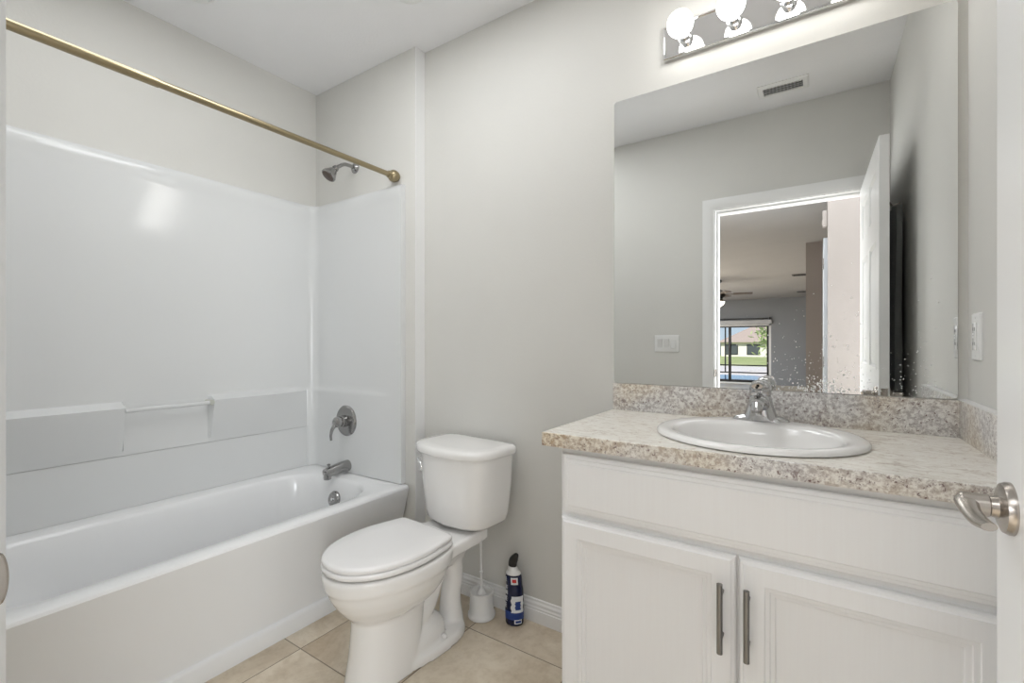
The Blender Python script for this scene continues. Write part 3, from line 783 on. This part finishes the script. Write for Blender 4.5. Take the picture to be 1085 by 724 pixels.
# worktop with sink cut-out
SKX, SKY_ = -.143, 1.388
def worktop():
    bm = B()
    xa, xb, ya, yb = -.645, XR - .0015, 1.122, YB - .0015
    angs = sorted([2 * PI * i / 72 for i in range(72)] + [math.atan2(y - SKY_, x - SKX) % (2 * PI) for x in (xa, xb) for y in (ya, yb)])
    def hit(a, e):
        c, s = math.cos(a), math.sin(a); t = 1e9
        if c > 1e-9: t = min(t, (xb - e - SKX) / c)
        if c < -1e-9: t = min(t, (xa + e - SKX) / c)
        if s > 1e-9: t = min(t, (yb - SKY_) / s)
        if s < -1e-9: t = min(t, (ya + e - SKY_) / s)
        return SKX + c * t, SKY_ + s * t
    def out(e, z): return [Vector((*hit(a, e), z)) for a in angs]
    def inn(z): return [Vector((SKX + .228 * math.cos(a), SKY_ + .222 * math.sin(a), z)) for a in angs]
    rs = [inn(CT - .038), out(.003, CT - .038), out(0, CT - .037), out(0, CT - .0015), out(.0015, CT), inn(CT), inn(CT - .038)]
    vv = rings(bm, rs, False, False)
    return bm
wt = thing('worktop', 'speckled granite-look worktop with backsplash on the white vanity', 'worktop', (-.15, 1.4, CT - .038))
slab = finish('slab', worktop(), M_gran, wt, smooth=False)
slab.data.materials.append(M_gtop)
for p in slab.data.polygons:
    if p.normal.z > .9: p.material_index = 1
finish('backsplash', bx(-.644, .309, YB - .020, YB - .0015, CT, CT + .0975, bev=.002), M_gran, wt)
finish('side_splash', bx(.309, XR - .001, 1.135, YB - .0015, CT, CT + .0975, bev=.002), M_gran, wt)
finish('caulk_line', bx(.309, XR - .001, 1.137, YB - .0015, CT + .0975, CT + .1005), M_plastic, wt)

# drop-in basin
sk = thing('sink', 'round white drop-in basin set in the speckled worktop', 'sink', (SKX, SKY_, CT))
def ell(a, b, z, dy=0, n=72): return [Vector((SKX + a * math.cos(2 * PI * i / n), SKY_ + dy + b * math.sin(2 * PI * i / n), z)) for i in range(n)]
bm = B()
rings(bm, [ell(.242, .236, CT + .0005), ell(.249, .243, CT + .003), ell(.249, .243, CT + .008), ell(.243, .237, CT + .0135), ell(.232, .226, CT + .0155), ell(.212, .195, CT + .0145, -.016),
           ell(.200, .170, CT + .012, -.030), ell(.193, .163, CT + .004, -.031), ell(.183, .154, CT - .02, -.031), ell(.165, .140, CT - .07, -.030), ell(.135, .115, CT - .115, -.028), ell(.08, .07, CT - .138, -.025), ell(.024, .024, CT - .143, -.022)], False, True)
rings(bm, [ell(.242, .236, CT + .0005), ell(.222, .214, CT - .0), ell(.205, .172, CT - .03, -.03), ell(.150, .13, CT - .12, -.028), ell(.09, .08, CT - .148, -.025)], False, True)
finish('basin', bm, M_china, sk, ang=60)
finish('drain', lathe(B(), (SKX, SKY_ - .022, CT - .143), (0, 0, 1), [(.022, 0), (.022, .003), (.018, .004), (.015, .002), (0, .002)], 28), M_chrome, sk)

# faucet
FX, FY, FZ = -.146, 1.580, CT + .0135
fa = thing('sink_faucet', 'chrome single-lever faucet at the back of the round basin', 'faucet', (FX, FY, FZ))
bm = B()
def plate_ring(z, k, kk):  # 4 inch centre-set base
    out = []
    for i in range(48):
        a = 2 * PI * i / 48; c, s = math.cos(a), math.sin(a)
        out.append(Vector((FX + .077 * k * math.copysign(abs(c) ** .75, c), FY + .026 * kk * math.copysign(abs(s) ** .9, s), FZ + z)))
    return out
rings(bm, [plate_ring(0, .98, .98), plate_ring(.003, 1, 1), plate_ring(.009, .96, .93), plate_ring(.015, .78, .8), plate_ring(.020, .5, .7), plate_ring(.024, .33, .6)])
finish('base_plate', bm, M_faucet, fa, ang=50)
bm = B()
def col(z, a, b, dy):
    return [Vector((FX + a * math.copysign(abs(math.cos(t)) ** .8, math.cos(t)), FY + dy + b * math.sin(t), FZ + z)) for t in [2 * PI * i / 40 for i in range(40)]]
rings(bm, [col(.005, .049, .029, -.002), col(.02, .044, .028, -.003), col(.04, .037, .0265, -.003), col(.06, .032, .027, -.001), col(.074, .029, .028, .001), col(.0775, .027, .026, .001)])
# spout reaching over the bowl
tube(bm, [(FX, FY - .008, FZ + .045), (FX, FY - .045, FZ + .062), (FX, FY - .085, FZ + .068), (FX, FY - .112, FZ + .062)], [.027, .024, .021, .019], 28, flat=.8)
tube(bm, [(FX, FY - .102, FZ + .064), (FX, FY - .108, FZ + .048), (FX, FY - .109, FZ + .043)], [.0155, .015, .0145], 24)
finish('spout', bm, M_faucet, fa, ang=50)
finish('aerator', lathe(B(), (FX, FY - .109, FZ + .045), (0, 0, -1), [(.0125, 0), (.0125, .008), (.010, .009), (0, .006)], 24), M_dullchrome, fa)
bm = B()
lathe(bm, (FX, FY + .001, FZ + .078), (0, 0, 1), [(.0285, 0), (.0295, .004), (.030, .018), (.028, .030), (.021, .040), (.011, .045), (0, .047)], 40)
tube(bm, [(FX, FY - .004, FZ + .100), (FX, FY - .035, FZ + .108), (FX, FY - .065, FZ + .113), (FX, FY - .088, FZ + .111)], [.024, .022, .020, .014], 24, flat=.55)
hl_ = finish('lever', bm, M_faucet, fa, ang=50)
finish('lever_dot', lathe(B(), (FX, FY - .0985, FZ + .109), (0, -1, 0), [(.004, 0), (.004, .004), (0, .005)], 12), M_black, hl_)
finish('lift_rod', lathe(B(), (FX, FY + .034, FZ + .005), (0, 0, 1), [(.003, 0), (.003, .075), (.006, .078), (.006, .086), (0, .089)], 12), M_faucet, fa)

# ------------------------------------------------------------------ mirror
MX0, MX1, MZ0, MZ1 = -.6445, .3085, 1.021, 2.083
mi = thing('vanity_mirror', 'large frameless mirror above the backsplash, splashed with dried drops', 'mirror', (-.168, YB, MZ0))
finish('glass', rectprof(B(), (MX0, YB - .001, MZ0), (1, 0, 0), (0, 0, 1), (0, -1, 0), MX1 - MX0, MZ1 - MZ0, [(0, 0), (0, .0045), (.0008, .005)], rad=.012), M_mirror, mi, smooth=False)
bm = B(); rn = random.Random(5)
def spot(x, z, r, st=1.0):
    y = YB - .0060; n = 7
    c = bm.verts.new((x, y - r * .25, z)); ring = [bm.verts.new((x + r * math.cos(2 * PI * i / n) * rn.uniform(.75, 1.2), y, z + r * st * math.sin(2 * PI * i / n) * rn.uniform(.75, 1.2))) for i in range(n)]
    for i in range(n): bm.faces.new((c, ring[i], ring[(i + 1) % n]))
for i in range(330):
    x = rn.gauss(.02, .115)
    z = MZ0 + .003 + abs(rn.expovariate(1 / .075))
    if not (-.36 < x < .29) or z > 1.42: continue
    spot(x, z, rn.choice([.0006, .0007, .0009, .0012, .0016]), rn.uniform(.8, 1.5))
for i in range(110):
    spot(rn.gauss(0, .05) - .0, MZ0 + .002 + abs(rn.gauss(0, .018)), rn.choice([.001, .0015, .002, .0026]), rn.uniform(.8, 2.4))
for i in range(60): spot(rn.uniform(.19, .27), MZ0 + .003 + abs(rn.expovariate(1 / .05)), rn.choice([.0008, .0012, .0016]))
s = finish('water_spots', bm, mat('dried_drops', (.95, .95, .95), .6), mi, smooth=False)
s['kind'] = 'stuff'

# ------------------------------------------------------------------ vanity light bar
vl = thing('vanity_light', 'chrome bar light with four lit globe bulbs above the mirror', 'wall light', (-.15, YB, 2.23))
PX0, PX1, PZ0, PZ1 = -.457, .155, 2.172, 2.287
finish('back_plate', rectprof(B(), (PX0, YB - .001, PZ0), (1, 0, 0), (0, 0, 1), (0, -1, 0), PX1 - PX0, PZ1 - PZ0, [(0, 0), (0, .016), (.002, .020), (.006, .021), (.009, .018), (.012, .018)]), M_plate, vl, ang=20)
for k in range(4):
    x = PX0 + .0765 + .153 * k; z = (PZ0 + PZ1) / 2 - .002
    so = finish('socket', lathe(B(), (x, YB - .018, z), (0, -1, 0), [(.024, 0), (.024, .006), (.0195, .008), (.0195, .026), (.0205, .028), (.0195, .030), (.016, .031)], 32), M_chrome, vl)
    rb = .0415; prof = [(.014, .0), (.016, .008), (.022, .016)]
    cc = .016 + math.sqrt(rb ** 2 - .022 ** 2)
    a0 = math.acos(-math.sqrt(rb ** 2 - .022 ** 2) / rb)
    for i in range(1, 17):
        a = a0 * (1 - i / 16); prof.append((rb * math.sin(a), cc + rb * math.cos(a)))
    finish('bulb', lathe(B(), (x, YB - .047, z), (0, -1, 0), prof, 36), M_bulb, so)

# ------------------------------------------------------------------ outlet on the right wall, switches on the door wall
ol = thing('wall_outlet', 'white rectangular outlet plate on the right wall above side splash', 'outlet', (XR, 1.578, 1.186))
finish('cover_plate', rectprof(B(), (XR - .0002, 1.543, 1.128), (0, 1, 0), (0, 0, 1), (-1, 0, 0), .070, .117, [(0, 0), (0, .0035), (.003, .0065), (.006, .007)], rad=.004), M_plastic, ol, ang=25)
rc = finish('receptacle', rectprof(B(), (XR - .006, 1.5615, 1.153), (0, 1, 0), (0, 0, 1), (-1, 0, 0), .033, .067, [(0, 0), (0, .003), (.001, .0035)]), mat('receptacle_white', (.84, .84, .83), .25), ol)
for z in (1.165, 1.201):
    for y in (1.572, 1.584): finish('slot', bx(XR - .0100, XR - .0088, y - .0008, y + .0008, z, z + .008), M_dark, rc)
finish('button', bx(XR - .0110, XR - .0085, 1.572, 1.584, 1.183, 1.188), M_plastic, rc); finish('button', bx(XR - .0110, XR - .0085, 1.572, 1.584, 1.190, 1.195), M_plastic, rc)
for z in (1.14, 1.233): finish('screw', lathe(B(), (XR - .0065, 1.578, z), (-1, 0, 0), [(.003, 0), (.003, .0012), (0, .0016)], 12), M_plastic, ol)
sw = thing('light_switch', 'white three-rocker switch plate on the door wall, reflected in mirror', 'switch', (-.877, YF, 1.168))
finish('cover_plate', rectprof(B(), (-.961, YF + .0002, 1.110), (1, 0, 0), (0, 0, 1), (0, 1, 0), .168, .117, [(0, 0), (0, .0035), (.003, .0065), (.006, .007)], rad=.004), M_plastic, sw, ang=25)
for k in range(3):
    x = -.923 + .046 * k - .0165
    bm = rectprof(B(), (x, YF + .006, 1.135), (1, 0, 0), (0, 0, 1), (0, 1, 0), .033, .067, [(0, 0), (0, .003), (.001, .004)])
    for v in bm.verts:
        if v.co.y > YF + .0085: v.co.y += .0035 * ((v.co.z - 1.1685) / .0335) * (1 if k < 2 else -1)
    finish('rocker', bm, mat('rocker_white', (.74, .74, .73), .3) if k == 0 else bpy.data.materials['rocker_white'], sw)

# ceiling exhaust/supply grille and two small round ceiling fixtures
v = thing('air_vent', 'white rectangular ceiling vent over the doorway, reflected in mirror', 'vent', (-.166, .33, ZC))
vy0, vy1 = .255, .400
finish('frame', rectprof(B(), (-.292, vy0, ZC), (1, 0, 0), (0, 1, 0), (0, 0, -1), .25, vy1 - vy0, [(0, 0), (0, .004), (.008, .010), (.028, .012), (.030, .004), (.031, .003)], cap1=False), M_trim, v, ang=20)
bm = B()
for k in range(4):
    yy = vy0 + .038 + k * .0225
    bb = B(); box(bb, -.260, -.074, -.006, .006, -.0008, .0008); bb.transform(Matrix.Translation((0, yy, ZC - .008)) @ Matrix.Rotation(R(-50), 4, 'X'))
    me = bpy.data.meshes.new('tmp'); bb.to_mesh(me); bb.free(); bm.from_mesh(me); bpy.data.meshes.remove(me)
finish('louvre', bm, M_trim, v)
finish('duct', bx(-.262, -.072, vy0 + .03, vy1 - .03, ZC - .0042, ZC - .0032), mat('duct_grey', (.10, .10, .105), .7), v)
for x, y, lb in ((-1.405, 1.345, 'small white dome fixture on the ceiling above the toilet'), (-2.13, .86, 'small round white ceiling fixture above the bathtub')):
    r = thing('ceiling_fixture', lb, 'ceiling fixture', (x, y, ZC), group='round ceiling fixtures')
    finish('trim_ring', lathe(B(), (x, y, ZC), (0, 0, -1), [(.065, 0), (.066, .006), (.060, .011), (.052, .012), (.050, .006)], 48), M_trim, r)
    finish('dome', lathe(B(), (x, y, ZC - .006), (0, 0, -1), [(.050, 0), (.046, .012), (.034, .021), (.015, .026), (0, .027)], 40), M_trim, r)
